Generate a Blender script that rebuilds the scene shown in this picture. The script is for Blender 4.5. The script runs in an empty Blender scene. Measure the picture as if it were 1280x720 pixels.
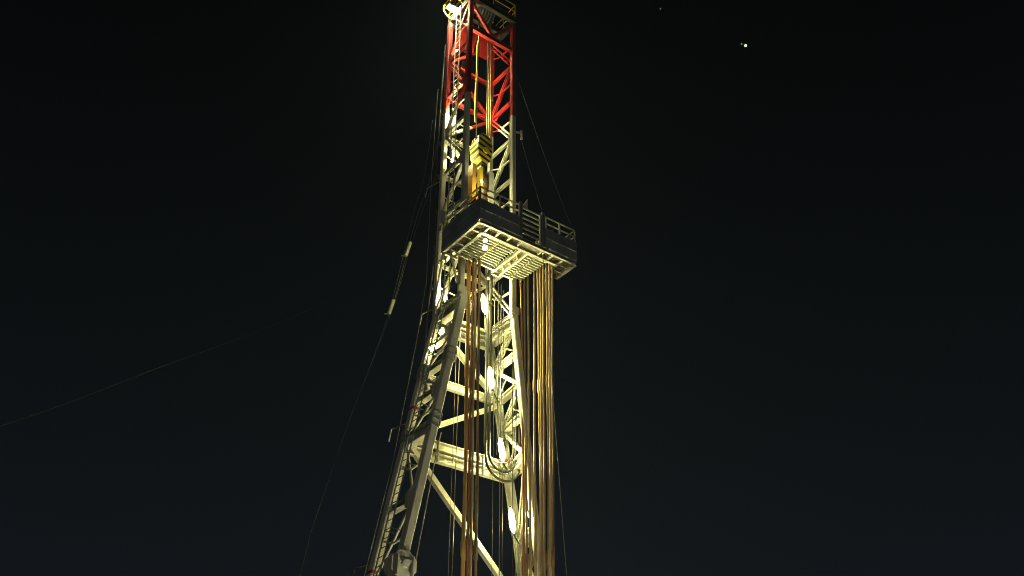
import bpy, bmesh, math, random
from mathutils import Vector, Matrix, Quaternion

random.seed(7)
S = bpy.context.scene
COL = S.collection

# ------------------------------------------------------------------ frame
# mast frame: u along the open front of the mast, v into its depth, z up.
OX, OY = -2.102, 32.933
AZ = math.radians(53)
UD = Vector((math.sin(AZ), math.cos(AZ), 0))
VD = Vector((-math.cos(AZ), math.sin(AZ), 0))
ZD = Vector((0, 0, 1))


def W(u, v, z):
    return Vector((OX, OY, 0)) + UD * u + VD * v + ZD * z


# ------------------------------------------------------------------ materials
def new_mat(name):
    m = bpy.data.materials.new(name)
    m.use_nodes = True
    nt = m.node_tree
    b = nt.nodes['Principled BSDF']
    return m, nt, b


def paint(name, col, rust=(0.16, 0.07, 0.03), amount=0.5, rough=0.5, scale=1.6, dark=0.72, metallic=0.0, stretch=0.35, bump=0.15):
    """worn paint: broad tone variation, vertical dirt streaks and rust spots"""
    m, nt, b = new_mat(name)
    N, L = nt.nodes, nt.links
    tc = N.new('ShaderNodeTexCoord')
    mp = N.new('ShaderNodeMapping')
    mp.inputs['Scale'].default_value = (1, 1, stretch)
    L.new(tc.outputs['Object'], mp.inputs['Vector'])
    n1 = N.new('ShaderNodeTexNoise')
    n1.inputs['Scale'].default_value = scale
    n1.inputs['Detail'].default_value = 8
    n1.inputs['Roughness'].default_value = 0.65
    L.new(mp.outputs['Vector'], n1.inputs['Vector'])
    r1 = N.new('ShaderNodeValToRGB')
    r1.color_ramp.elements[0].position = 0.3
    r1.color_ramp.elements[0].color = (*[c * dark for c in col], 1)
    r1.color_ramp.elements[1].position = 0.62
    r1.color_ramp.elements[1].color = (*col, 1)
    L.new(n1.outputs['Fac'], r1.inputs['Fac'])
    n2 = N.new('ShaderNodeTexNoise')
    n2.inputs['Scale'].default_value = scale * 4.2
    n2.inputs['Detail'].default_value = 10
    n2.inputs['Roughness'].default_value = 0.75
    L.new(mp.outputs['Vector'], n2.inputs['Vector'])
    r2 = N.new('ShaderNodeValToRGB')
    hi = 0.78 - 0.2 * amount
    r2.color_ramp.elements[0].position = hi - 0.07
    r2.color_ramp.elements[0].color = (0, 0, 0, 1)
    r2.color_ramp.elements[1].position = hi + 0.03
    r2.color_ramp.elements[1].color = (1, 1, 1, 1)
    L.new(n2.outputs['Fac'], r2.inputs['Fac'])
    mx = N.new('ShaderNodeMixRGB')
    L.new(r2.outputs['Color'], mx.inputs['Fac'])
    L.new(r1.outputs['Color'], mx.inputs['Color1'])
    mx.inputs['Color2'].default_value = (*rust, 1)
    L.new(mx.outputs['Color'], b.inputs['Base Color'])
    mr = N.new('ShaderNodeMapRange')
    mr.inputs['To Min'].default_value = rough - 0.12
    mr.inputs['To Max'].default_value = rough + 0.25
    L.new(n2.outputs['Fac'], mr.inputs['Value'])
    L.new(mr.outputs['Result'], b.inputs['Roughness'])
    b.inputs['Metallic'].default_value = metallic
    bp = N.new('ShaderNodeBump')
    bp.inputs['Strength'].default_value = bump
    bp.inputs['Distance'].default_value = 0.02
    L.new(n2.outputs['Fac'], bp.inputs['Height'])
    L.new(bp.outputs['Normal'], b.inputs['Normal'])
    return m


def emit(name, col, s):
    m, nt, b = new_mat(name)
    b.inputs['Base Color'].default_value = (0.8, 0.8, 0.8, 1)
    b.inputs['Emission Color'].default_value = (*col, 1)
    b.inputs['Emission Strength'].default_value = s
    return m


def halo_mat(name, col, s_):
    """see-through shell whose weak emission paints a halo round a lamp"""
    m, nt, b = new_mat(name)
    N, L = nt.nodes, nt.links
    N.remove(b)
    tr = N.new('ShaderNodeBsdfTransparent')
    em = N.new('ShaderNodeEmission')
    em.inputs['Color'].default_value = (*col, 1)
    em.inputs['Strength'].default_value = s_
    mx = N.new('ShaderNodeMixShader')
    mx.inputs['Fac'].default_value = 0.35
    L.new(tr.outputs[0], mx.inputs[1]); L.new(em.outputs[0], mx.inputs[2])
    L.new(mx.outputs[0], N['Material Output'].inputs['Surface'])
    return m


def pipe_mat(name, c1, c2, rough=0.5):
    """rust filmed drill pipe, tone differs from pipe to pipe"""
    m, nt, b = new_mat(name)
    N, L = nt.nodes, nt.links
    tc = N.new('ShaderNodeTexCoord')
    oi = N.new('ShaderNodeObjectInfo')
    mp = N.new('ShaderNodeMapping')
    mp.inputs['Scale'].default_value = (7, 7, 0.9)
    L.new(tc.outputs['Object'], mp.inputs['Vector'])
    L.new(oi.outputs['Location'], mp.inputs['Location'])
    n = N.new('ShaderNodeTexNoise')
    n.inputs['Scale'].default_value = 1.5
    n.inputs['Detail'].default_value = 9
    n.inputs['Roughness'].default_value = 0.7
    L.new(mp.outputs['Vector'], n.inputs['Vector'])
    ad = N.new('ShaderNodeMath')
    ad.operation = 'MULTIPLY_ADD'
    L.new(oi.outputs['Random'], ad.inputs[0])
    ad.inputs[1].default_value = 0.5
    ad.inputs[2].default_value = -0.25
    a2 = N.new('ShaderNodeMath')
    L.new(ad.outputs[0], a2.inputs[0])
    L.new(n.outputs['Fac'], a2.inputs[1])
    r = N.new('ShaderNodeValToRGB')
    r.color_ramp.elements[0].position = 0.25
    r.color_ramp.elements[0].color = (*c1, 1)
    r.color_ramp.elements[1].position = 0.72
    r.color_ramp.elements[1].color = (*c2, 1)
    L.new(a2.outputs[0], r.inputs['Fac'])
    L.new(r.outputs['Color'], b.inputs['Base Color'])
    b.inputs['Metallic'].default_value = 0.12
    b.inputs['Roughness'].default_value = rough
    bp = N.new('ShaderNodeBump')
    bp.inputs['Strength'].default_value = 0.2
    bp.inputs['Distance'].default_value = 0.01
    L.new(n.outputs['Fac'], bp.inputs['Height'])
    L.new(bp.outputs['Normal'], b.inputs['Normal'])
    return m


def hazard_mat(name):
    """yellow paint with diagonal black warning stripes"""
    m, nt, b = new_mat(name)
    N, L = nt.nodes, nt.links
    tc = N.new('ShaderNodeTexCoord')
    # stripes fall across both faces: use (u + v) and z in object space
    du = N.new('ShaderNodeVectorMath'); du.operation = 'DOT_PRODUCT'
    L.new(tc.outputs['Object'], du.inputs[0])
    w = UD * 0.28 + ZD * 1.0
    du.inputs[1].default_value = (w.x, w.y, w.z)
    ml = N.new('ShaderNodeMath'); ml.operation = 'MULTIPLY'
    L.new(du.outputs['Value'], ml.inputs[0]); ml.inputs[1].default_value = 2.9
    fr = N.new('ShaderNodeMath'); fr.operation = 'FRACT'
    L.new(ml.outputs[0], fr.inputs[0])
    gt = N.new('ShaderNodeMath'); gt.operation = 'GREATER_THAN'
    L.new(fr.outputs[0], gt.inputs[0]); gt.inputs[1].default_value = 0.55
    n = N.new('ShaderNodeTexNoise'); n.inputs['Scale'].default_value = 5; n.inputs['Detail'].default_value = 8
    L.new(tc.outputs['Object'], n.inputs['Vector'])
    r = N.new('ShaderNodeValToRGB')
    r.color_ramp.elements[0].position = 0.3; r.color_ramp.elements[0].color = (0.6, 0.44, 0.02, 1)
    r.color_ramp.elements[1].position = 0.55; r.color_ramp.elements[1].color = (0.9, 0.72, 0.03, 1)
    L.new(n.outputs['Fac'], r.inputs['Fac'])
    mx = N.new('ShaderNodeMixRGB')
    L.new(gt.outputs[0], mx.inputs['Fac'])
    L.new(r.outputs['Color'], mx.inputs['Color1'])
    mx.inputs['Color2'].default_value = (0.015, 0.015, 0.015, 1)
    L.new(mx.outputs['Color'], b.inputs['Base Color'])
    b.inputs['Roughness'].default_value = 0.5
    return m


def ground_mat():
    m, nt, b = new_mat('packed dirt')
    N, L = nt.nodes, nt.links
    tc = N.new('ShaderNodeTexCoord')
    n = N.new('ShaderNodeTexNoise'); n.inputs['Scale'].default_value = 0.35; n.inputs['Detail'].default_value = 12
    L.new(tc.outputs['Object'], n.inputs['Vector'])
    r = N.new('ShaderNodeValToRGB')
    r.color_ramp.elements[0].color = (0.045, 0.038, 0.03, 1)
    r.color_ramp.elements[1].color = (0.13, 0.11, 0.085, 1)
    L.new(n.outputs['Fac'], r.inputs['Fac'])
    L.new(r.outputs['Color'], b.inputs['Base Color'])
    b.inputs['Roughness'].default_value = 0.95
    bp = N.new('ShaderNodeBump'); bp.inputs['Strength'].default_value = 0.6
    L.new(n.outputs['Fac'], bp.inputs['Height'])
    L.new(bp.outputs['Normal'], b.inputs['Normal'])
    return m


M = dict(
    white=paint('cream white paint', (0.78, 0.76, 0.64), rust=(0.2, 0.11, 0.05), amount=0.62, dark=0.6),
    red=paint('signal red paint', (0.56, 0.026, 0.026), rust=(0.10, 0.04, 0.03), amount=0.75, dark=0.4),
    grey=paint('galvanised grey', (0.42, 0.42, 0.40), amount=0.3, rough=0.45, metallic=0.4),
    dark=paint('dark grey sheet', (0.2, 0.215, 0.23), rust=(0.05, 0.04, 0.035), amount=0.3, rough=0.6, dark=0.75),
    windwall=paint('weathered grey sheet', (0.38, 0.41, 0.44), rust=(0.16, 0.12, 0.09), amount=0.45, rough=0.6, dark=0.6),
    deck=paint('rusty deck plate', (0.24, 0.20, 0.12), rust=(0.13, 0.07, 0.03), amount=0.7, rough=0.7),
    black=paint('black rubber', (0.035, 0.035, 0.032), rust=(0.08, 0.07, 0.06), amount=0.3, rough=0.55),
    rope=paint('greasy wire rope', (0.34, 0.29, 0.20), rust=(0.08, 0.06, 0.04), amount=0.55, rough=0.4, metallic=0.5, scale=9, stretch=1),
    guy=paint('galvanised strand', (0.2, 0.2, 0.19), rust=(0.1, 0.09, 0.08), amount=0.3, rough=0.45, metallic=0.3, scale=9, stretch=1),
    guystrand=paint('weathered strand', (0.11, 0.11, 0.105), rust=(0.06, 0.05, 0.045), amount=0.3, rough=0.5, scale=9, stretch=1),
    yellow=paint('yellow paint', (0.82, 0.60, 0.04), rust=(0.3, 0.16, 0.04), amount=0.3, rough=0.45),
    orange=paint('amber yellow paint', (0.6, 0.3, 0.03), rust=(0.3, 0.14, 0.04), amount=0.4, rough=0.45),
    brown=paint('oily brown steel', (0.16, 0.10, 0.05), rust=(0.05, 0.03, 0.02), amount=0.6, rough=0.4, metallic=0.4),
    hazard=hazard_mat('hazard stripes'),
    pipe=pipe_mat('rusty drill pipe', (0.2, 0.12, 0.06), (0.58, 0.43, 0.25)),
    pipelit=pipe_mat('lamp lit rust pipe', (0.36, 0.2, 0.06), (0.74, 0.47, 0.17)),  # rust tone with the amber lamp light from the left mixed in
    pipered=pipe_mat('red rust pipe', (0.20, 0.07, 0.03), (0.40, 0.19, 0.09)),
    ground=ground_mat(),
    tube=emit('lamp tube glow', (1.0, 0.93, 0.36), 620),
    bulb=emit('small bulb glow', (1.0, 0.93, 0.42), 260),
    hotbulb=emit('bright bulb glow', (1.0, 0.93, 0.42), 1900),
    flood=emit('floodlight glow', (1.0, 0.94, 0.46), 900),
    uptube=emit('upper tube glow', (1.0, 0.93, 0.36), 1000),
    work=emit('work light glow', (1.0, 0.94, 0.55), 1150),
    halo=halo_mat('lamp halo glow', (1.0, 0.88, 0.22), 0.7),  # yellow emission painted in as the lamp halo
    star=emit('distant light', (0.85, 1.0, 0.72), 0.9),
    starfaint=emit('distant faint light', (0.85, 0.8, 0.3), 0.16),
)


# ------------------------------------------------------------------ mesh builder
class MB:
    def __init__(self):
        self.bm = bmesh.new()

    def prism(self, outline, p0, p1, xa, ya):
        """sweep a 2-D outline from p0 to p1"""
        p0, p1 = Vector(p0), Vector(p1)
        a = [self.bm.verts.new(p0 + xa * x + ya * y) for x, y in outline]
        b = [self.bm.verts.new(p1 + xa * x + ya * y) for x, y in outline]
        n = len(outline)
        for i in range(n):
            self.bm.faces.new((a[i], a[(i + 1) % n], b[(i + 1) % n], b[i]))
        self.bm.faces.new(a[::-1]); self.bm.faces.new(b)
        return self

    @staticmethod
    def axes(p0, p1, up):
        d = (p1 - p0).normalized()
        x = d.cross(up)
        if x.length < 1e-4:
            x = d.cross(Vector((1, 0, 0)))
        x.normalize()
        y = x.cross(d).normalized()
        return x, y

    def beam(self, p0, p1, w, h, kind='box', up=ZD, t=None):
        p0, p1 = Vector(p0), Vector(p1)
        x, y = self.axes(p0, p1, up)
        a, b = w / 2, h / 2
        t = t or max(0.012, min(w, h) * 0.12)
        if kind == 'box':
            c = min(a, b) * 0.22
            o = [(-a + c, -b), (a - c, -b), (a, -b + c), (a, b - c), (a - c, b), (-a + c, b), (-a, b - c), (-a, -b + c)]
        elif kind == 'L':
            o = [(-a, -b), (a, -b), (a, -b + t), (-a + t, -b + t), (-a + t, b), (-a, b)]
        elif kind == 'C':
            o = [(-a, -b), (a, -b), (a, -b + t), (-a + t, -b + t), (-a + t, b - t), (a, b - t), (a, b), (-a, b)]
        else:  # I
            s = t / 2
            o = [(-a, -b), (a, -b), (a, -b + t), (s, -b + t), (s, b - t), (a, b - t), (a, b), (-a, b), (-a, b - t), (-s, b - t), (-s, -b + t), (-a, -b + t)]
        self.prism(o, p0, p1, x, y)
        return self

    def tube(self, pts, r, seg=8, caps=True):
        pts = [Vector(p) for p in pts]
        rings = []
        ref = None
        for i, p in enumerate(pts):
            d = (pts[min(i + 1, len(pts) - 1)] - pts[max(i - 1, 0)]).normalized()
            if ref is None:
                ref = d.orthogonal().normalized()
            ref = (ref - d * ref.dot(d)).normalized()
            q = d.cross(ref)
            rr = r[i] if isinstance(r, (list, tuple)) else r
            rings.append([self.bm.verts.new(p + (ref * math.cos(2 * math.pi * k / seg) + q * math.sin(2 * math.pi * k / seg)) * rr) for k in range(seg)])
        for A, B in zip(rings, rings[1:]):
            for k in range(seg):
                f = self.bm.faces.new((A[k], A[(k + 1) % seg], B[(k + 1) % seg], B[k]))
                f.smooth = True
        if caps:
            self.bm.faces.new(rings[0][::-1]); self.bm.faces.new(rings[-1])
        return self

    def plate(self, pts, n, t):
        """flat polygon with thickness t along n"""
        n = Vector(n).normalized()
        a = [self.bm.verts.new(Vector(p) - n * t / 2) for p in pts]
        b = [self.bm.verts.new(Vector(p) + n * t / 2) for p in pts]
        k = len(pts)
        for i in range(k):
            self.bm.faces.new((a[i], a[(i + 1) % k], b[(i + 1) % k], b[i]))
        self.bm.faces.new(a[::-1]); self.bm.faces.new(b)
        return self

    def slab(self, u0, u1, v0, v1, z0, z1):
        """box given in mast coordinates"""
        return self.plate([W(u0, v0, (z0 + z1) / 2), W(u1, v0, (z0 + z1) / 2), W(u1, v1, (z0 + z1) / 2), W(u0, v1, (z0 + z1) / 2)], ZD, z1 - z0)

    def build(self, name, mat, parent=None, origin=None, props=None):
        bm = self.bm
        bmesh.ops.recalc_face_normals(bm, faces=bm.faces[:])
        if origin is None:
            origin = parent_origin(parent)
        bmesh.ops.translate(bm, verts=bm.verts[:], vec=-Vector(origin))
        me = bpy.data.meshes.new(name)
        bm.to_mesh(me); bm.free()
        me.materials.append(mat)
        o = bpy.data.objects.new(name, me)
        COL.objects.link(o)
        if parent is not None:
            o.parent = parent
            o['wo'] = list(origin)
        else:
            o.location = origin
            o['wo'] = list(origin)
        return o


ORIG = {}


def parent_origin(p):
    return Vector(p['wo']) if p is not None else Vector((0, 0, 0))


def tag(o, label=None, cat=None, group=None, kind=None):
    if label: o['label'] = label
    if cat: o['category'] = cat
    if group: o['group'] = group
    if kind: o['kind'] = kind
    return o


def thing(name, label, cat, loc, group=None):
    o = bpy.data.objects.new(name, None)
    o.empty_display_size = 0.3
    COL.objects.link(o)
    o.location = loc
    o['wo'] = list(loc)
    return tag(o, label, cat, group, 'thing')


def copy_tree(o, parent=None):
    c = o.copy()
    COL.objects.link(c)
    c.parent = parent
    for ch in [x for x in o.children]:
        copy_tree(ch, c)
    return c


# ------------------------------------------------------------------ world, camera
wd = bpy.data.worlds.new('World')
S.world = wd
wd.use_nodes = True
nt = wd.node_tree
bg = nt.nodes['Background']
tc = nt.nodes.new('ShaderNodeTexCoord')
sx = nt.nodes.new('ShaderNodeSeparateXYZ')
rp = nt.nodes.new('ShaderNodeValToRGB')
nt.links.new(tc.outputs['Generated'], sx.inputs[0])
nt.links.new(sx.outputs['Z'], rp.inputs['Fac'])
SKY = [(0.0, (0.0135, 0.0165, 0.0220)), (0.22, (0.0120, 0.0150, 0.0200)), (0.42, (0.0068, 0.0088, 0.0108)), (0.60, (0.0034, 0.0040, 0.0048)), (0.76, (0.0014, 0.0015, 0.0019)), (1.0, (0.001, 0.001, 0.0012))]
e = rp.color_ramp.elements
e[0].position, e[0].color = SKY[0][0], (*SKY[0][1], 1)
e[1].position, e[1].color = SKY[-1][0], (*SKY[-1][1], 1)
for p, c in SKY[1:-1]:
    q = e.new(p); q.color = (*c, 1)
nt.links.new(rp.outputs['Color'], bg.inputs['Color'])
bg.inputs['Strength'].default_value = 0.52

cd = bpy.data.cameras.new('camera')
cd.sensor_width = 36
cd.lens = 33.75
cd.clip_end = 6000
cam = bpy.data.objects.new('camera', cd)
cam.location = (0, 0, 1.7)
cam.rotation_euler = (math.radians(90 + 33.5), 0, 0)
COL.objects.link(cam)
S.camera = cam

# added weak sun: grey fill on the faces turned to the camera
sd = bpy.data.lights.new('fill_sun', 'SUN')
sd.energy = 0.1
sd.angle = math.radians(12)
sd.color = (1.0, 0.97, 0.88)
so = bpy.data.objects.new('fill_sun', sd)
so.rotation_euler = Vector((0.12, 0.93, -0.35)).to_track_quat('-Z', 'Y').to_euler()
COL.objects.link(so)

# ------------------------------------------------------------------ ground and rig floor
g = MB()
n = 2500
g.bm.faces.new([g.bm.verts.new((x, y, 0)) for x, y in ((-n, -n), (n, -n), (n, n), (-n, n))])
tag(g.build('ground', M['ground']), kind='structure')

FL = 3.4
t = thing('rig_floor', 'raised steel rig floor that carries the mast and the pipe stands', 'rig floor', W(1.3, -0.5, 0))
MB().slab(-5.5, 8.2, -4.5, 5.0, FL - 0.12, FL).build('deck', M['deck'], t)
b = MB()
for v in (-4.3, -1.4, 1.6, 4.7):
    b.beam(W(-5.4, v, FL - 0.4), W(8.1, v, FL - 0.4), 0.3, 0.55, 'I')
b.build('floor_frame', M['white'], t)
for u in (-5.0, 1.3, 7.7):
    for v in (-4.2, 4.6):
        MB().beam(W(u, v, 0), W(u, v, FL - 0.68), 0.4, 0.4, 'box', UD).build('leg', M['white'], t)


# ------------------------------------------------------------------ upper mast
UZ = [23.2, 25.7, 28.2, 30.7, 33.2, 35.7, 38.2, 41.1]
RU, DV = 2.68, 1.86
RED = 34.6
up_ = thing('upper_mast', 'slim upper mast, white below and red above, rising through the racking board to the crown', 'mast', W(0, 0, 23.0))


def two_tone(p0, p1, fn, name):
    """a member crossing the paint line is built as two butted pieces"""
    z0, z1 = p0.z, p1.z
    if min(z0, z1) >= RED:
        return fn(p0, p1).build(name, M['red'], up_)
    if max(z0, z1) <= RED:
        return fn(p0, p1).build(name, M['white'], up_)
    f = (RED - z0) / (z1 - z0)
    m = p0.lerp(p1, f)
    lo, hi = ((p0, m), (m, p1)) if z0 < z1 else ((m, p1), (p0, m))
    fn(*lo).build(name, M['white'], up_)
    return fn(*hi).build(name, M['red'], up_)


for u, v in ((0, 0), (0, DV), (RU, 0), (RU, DV)):
    for (a, b_), m in (((23.0, RED), 'white'), ((RED, 41.1), 'red')):
        MB().beam(W(u, v, a), W(u, v, b_), 0.235, 0.235, 'box', UD).build('leg', M[m], up_)
lw = 0.14


def brace_fn(w=0.13, h=0.13, kind='L', up=UD):
    return lambda p0, p1: MB().beam(p0, p1, w, h, kind, up)


def double_fn(gap, up, w=0.07, h=0.12):
    def f(p0, p1):
        b = MB()
        d = (p1 - p0).normalized()
        s = d.cross(up).normalized() * gap / 2
        b.beam(p0 + s, p1 + s, w, h, 'C', up)
        b.beam(p0 - s, p1 - s, w, h, 'C', up)
        for k in (0.2, 0.5, 0.8):
            c = p0.lerp(p1, k)
            b.beam(c - s, c + s, 0.03, 0.16, 'box', up)
        return b
    return f


for i, z in enumerate(UZ[:-1]):
    z2 = UZ[i + 1]
    # girts on the back and on both sides (the front stays open)
    two_tone(W(lw, DV, z), W(RU - lw, DV, z), brace_fn(0.14, 0.2, 'C'), 'girt')
    two_tone(W(0, lw, z), W(0, DV - lw, z), brace_fn(0.13, 0.2, 'I', ZD), 'girt')
    two_tone(W(RU, lw, z), W(RU, DV - lw, z), brace_fn(0.13, 0.18, 'I', ZD), 'girt')
    fl = i % 2
    # right side zigzag: node on the back leg at odd levels
    a, b_ = (0.12, DV - 0.12) if fl == 0 else (DV - 0.12, 0.12)
    two_tone(W(RU, a, z + 0.12), W(RU, b_, z2 - 0.12), double_fn(0.17, UD), 'brace')
    two_tone(W(0, DV - a, z + 0.12), W(0, DV - b_, z2 - 0.12), brace_fn(0.12, 0.16, 'C', UD), 'brace')
    # back zigzag
    a, b_ = (0.12, RU - 0.12) if fl == 0 else (RU - 0.12, 0.12)
    two_tone(W(a, DV, z + 0.12), W(b_, DV, z2 - 0.12), brace_fn(0.14, 0.16, 'C', VD), 'brace')
    for p0, p1 in ((W(RU, .12, (z + z2) / 2), W(RU, DV / 2, (z + z2) / 2 + .05)), (W(RU, DV - .12, (z + z2) / 2 + .45), W(RU, DV / 2, (z + z2) / 2 - .02)),
                   (W(0.12, DV, (z + z2) / 2 + .1), W(RU / 2, DV, (z + z2) / 2)), (W(0, .12, (z + z2) / 2), W(0, DV / 2, (z + z2) / 2 + .05))):
        two_tone(p0, p1, brace_fn(.07, .08, 'L', ZD), 'strut')
    # gusset plates at the nodes
    zz = z2
    if i < len(UZ) - 2:
        v = DV - 0.14 if fl == 0 else 0.14
        s = -1 if fl == 0 else 1
        q = [W(RU + 0.075, v, zz - 0.42), W(RU + 0.075, v, zz + 0.42), W(RU + 0.075, v + s * 0.36, zz + 0.12), W(RU + 0.075, v + s * 0.36, zz - 0.12)]
        MB().plate(q, UD, 0.02).build('gusset', M['red' if zz > RED else 'white'], up_)
        q = [W(-0.075, DV - v, zz - 0.42), W(-0.075, DV - v, zz + 0.42), W(-0.075, DV - v - s * 0.36, zz + 0.12), W(-0.075, DV - v - s * 0.36, zz - 0.12)]
        MB().plate(q, UD, 0.02).build('gusset', M['red' if zz > RED else 'white'], up_)
# top of the open front: girt, knee braces up to the crown
MB().beam(W(lw, 0, 39.2), W(RU - lw, 0, 39.2), 0.2, 0.26, 'C').build('girt', M['red'], up_)
for s in (0, 1):
    u = RU * s
    MB().beam(W(1.34, 0, 39.36), W(u + (0.16 if s == 0 else -0.16), 0, 40.95), 0.15, 0.16, 'box', VD).build('brace', M['red'], up_)
    MB().beam(W(u, 0.1, 39.3), W(u, 1.3, 40.95), 0.1, 0.12, 'L', UD).build('brace', M['red'], up_)
# inner crown plates seen from below, lit by the floodlight
for u0, u1, v0, v1, z0, z1 in ((0.25, 1.25, 1.05, 1.55, 39.4, 40.9), (1.5, 2.3, 1.2, 1.62, 39.6, 40.9)):
    q = [W(u0, v1, z0), W(u1, v1, z0), W(u1, v0, z1), W(u0, v0, z1)]
    MB().plate(q, VD + ZD * 0.3, 0.03).build('gusset', M['red'], up_)
# junction boxes and cable clips along the legs
for u, v, zz in ((-.06, DV - .25, 27.3), (-.06, .3, 36.6), (RU - .2, DV - .2, 29.6), (.05, DV - .2, 32.9), (RU - .18, DV - .2, 36.9)):
    MB().slab(u - .1, u + .1, v - .08, v + .08, zz, zz + .32).build('junction_box', M['grey'], up_)
for k in range(8):
    MB().beam(W(-.2, DV + .1, 24.6 + 2.05 * k), W(-.02, DV + .34, 24.6 + 2.05 * k), .05, .06, 'box').build('cable_clip', M['dark'], up_)
# cheek plates joining the two sections at the collar
for u, v in ((0, 0), (RU, 0)):
    s = -1 if u == 0 else 1
    MB().slab(u - 0.16 if s > 0 else u - 0.22, u + 0.22 if s > 0 else u + 0.16, v - 0.16, v - 0.122, 23.2, 23.55).build('collar', M['white'], up_)

# ------------------------------------------------------------------ lower mast
low = thing('lower_mast', 'cream lower mast with wide splayed box legs standing on the rig floor', 'mast', W(1.3, 0.9, FL))
JZ = 23.35


def lu(z):
    return 0.16 - 0.186 * (JZ - z)


def ru(z):
    return RU + 0.03 + 0.18 * (JZ - z)


def LL(v, z):
    return W(lu(z), v, z)


def RR(v, z):
    k = v / DV
    return W(RU + 0.03 + (0.11 + 0.07 * k) * (JZ - z), v, z)


for v in (0, DV):
    for f, sz in ((LL, .33), (RR, .27)):
        MB().beam(f(v, FL + 0.02), f(v, JZ), sz, sz + .01, 'box', VD).build('leg', M['white'], low)
LZ = [22.75, 21.4, 20.0, 18.7, 16.95, 14.1, 11.2, 8.4, 5.6]
o = 0.19
for i, z in enumerate(LZ):
    big = i in (0, 4)
    if big:
        for dz in (-0.22, 0.27):
            MB().beam(LL(DV, z + dz) + UD * 0.18, RR(DV, z + dz) - UD * 0.18, 0.22, 0.36, 'C').build('girt', M['white'], low)
        for f in (LL, RR):
            MB().beam(f(0, z) + VD * o, f(DV, z) - VD * o, 0.36, 0.5, 'I', ZD, 0.05).build('girt', M['white'], low)
        for k in (0.28, 0.72):
            c = LL(DV, z).lerp(RR(DV, z), k)
            MB().beam(c - ZD * 0.45 - VD * 0.12, c + ZD * 0.45 - VD * 0.12, 0.16, 0.03, 'box', UD).build('gusset', M['white'], low)
    else:
        if i in (2, 6, 7):
            MB().beam(LL(DV, z) + UD * 0.18, RR(DV, z) - UD * 0.18, 0.2, 0.34, 'I', ZD, 0.04).build('girt', M['white'], low)
        for f in (LL, RR):
            MB().beam(f(0, z) + VD * o, f(DV, z) - VD * o, 0.28, 0.22, 'I', ZD, 0.03).build('girt', M['white'], low)
    if i + 1 < len(LZ):
        z2 = LZ[i + 1]
        fl = i % 2
        # right side: front leg high to back leg low, then the reverse
        va, vb = (0.17, DV - 0.17) if fl == 0 else (DV - 0.17, 0.17)
        dfn = double_fn(0.2, UD, 0.08, 0.14) if fl == 0 else brace_fn(0.16, 0.18, 'C', UD)
        dfn(RR(va, z - 0.1), RR(vb, z2 + 0.1)).build('brace', M['white'], low)
        brace_fn(0.11, 0.12, 'L', UD)(LL(vb, z - 0.1), LL(va, z2 + 0.1)).build('brace', M['white'], low)
        if i < 6:
            # light secondary members
            mid = LL(vb, z - 0.1).lerp(LL(va, z2 + 0.1), .5)
            vfar = va if va > 1 else vb
            brace_fn(0.07, 0.07, 'L', UD)(mid, LL(0.17, mid.z + .05)).build('strut', M['white'], low)
            brace_fn(0.07, 0.07, 'L', UD)(mid - ZD * .02, LL(DV - .17, mid.z + .3)).build('strut', M['white'], low)
            mid = RR(va, z - 0.1).lerp(RR(vb, z2 + 0.1), .5)
            brace_fn(0.07, 0.07, 'L', UD)(mid, RR(va, z2 + .2)).build('strut', M['white'], low)
        for f, vv in ((RR, vb), (LL, va)):
            s = 1 if vv < 1 else -1
            c = f(vv, z2)
            x = UD * (0.1 if f is RR else -0.1)
            MB().plate([c - ZD * 0.45 + x, c + ZD * 0.5 + x, c + ZD * 0.25 + VD * s * 0.4 + x, c - ZD * 0.2 + VD * s * 0.4 + x], UD, 0.025).build('gusset', M['white'], low)
# back diagonals
for z0, z1, d in ((22.5, 20.25, 1), (19.75, 17.45, -1), (16.5, 14.3, 1), (13.9, 11.4, -1), (11.0, 8.6, 1)):
    if d > 0:
        p0, p1 = LL(DV, z0) + UD * 0.2, RR(DV, z1) - UD * 0.2
    else:
        p0, p1 = RR(DV, z0) - UD * 0.2, LL(DV, z1) + UD * 0.2
    if z0 == 16.5:                       # the long diagonal that falls right across the open panel
        p0, p1 = LL(DV, 16.9) + UD * 0.2, RR(DV, 11.5) - UD * 0.2
    if z0 == 13.9:
        continue
    MB().beam(p0, p1, 0.2, 0.22, 'C', VD, 0.03).build('brace', M['white'], low)
for f, v, zz in ((RR, DV - .2, 22.1), (RR, DV - .2, 18.2), (LL, DV - .25, 19.3), (LL, .25, 15.2)):
    c = f(v, zz)
    d_ = -UD * .2 if f is RR else UD * .22
    MB().beam(c + d_, c + d_ + ZD * .4, .22, .16, 'box', UD).build('junction_box', M['grey'], low)
# leg splices: bolted flange collars with plates
for z in (20.2, 17.25):
    for v in (0, DV):
        b = MB()
        for dz in (-0.28, 0.0, 0.28):
            b.beam(LL(v, z + dz - 0.025), LL(v, z + dz + 0.025), 0.39, 0.4, 'box', VD)
        for sx_, sy_ in ((0.21, 0), (-0.21, 0)):
            b.beam(LL(v, z - 0.24) + UD * sx_, LL(v, z + 0.24) + UD * sx_, 0.03, 0.3, 'box', VD)
        b.build('splice_collar', M['grey'], low)
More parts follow.
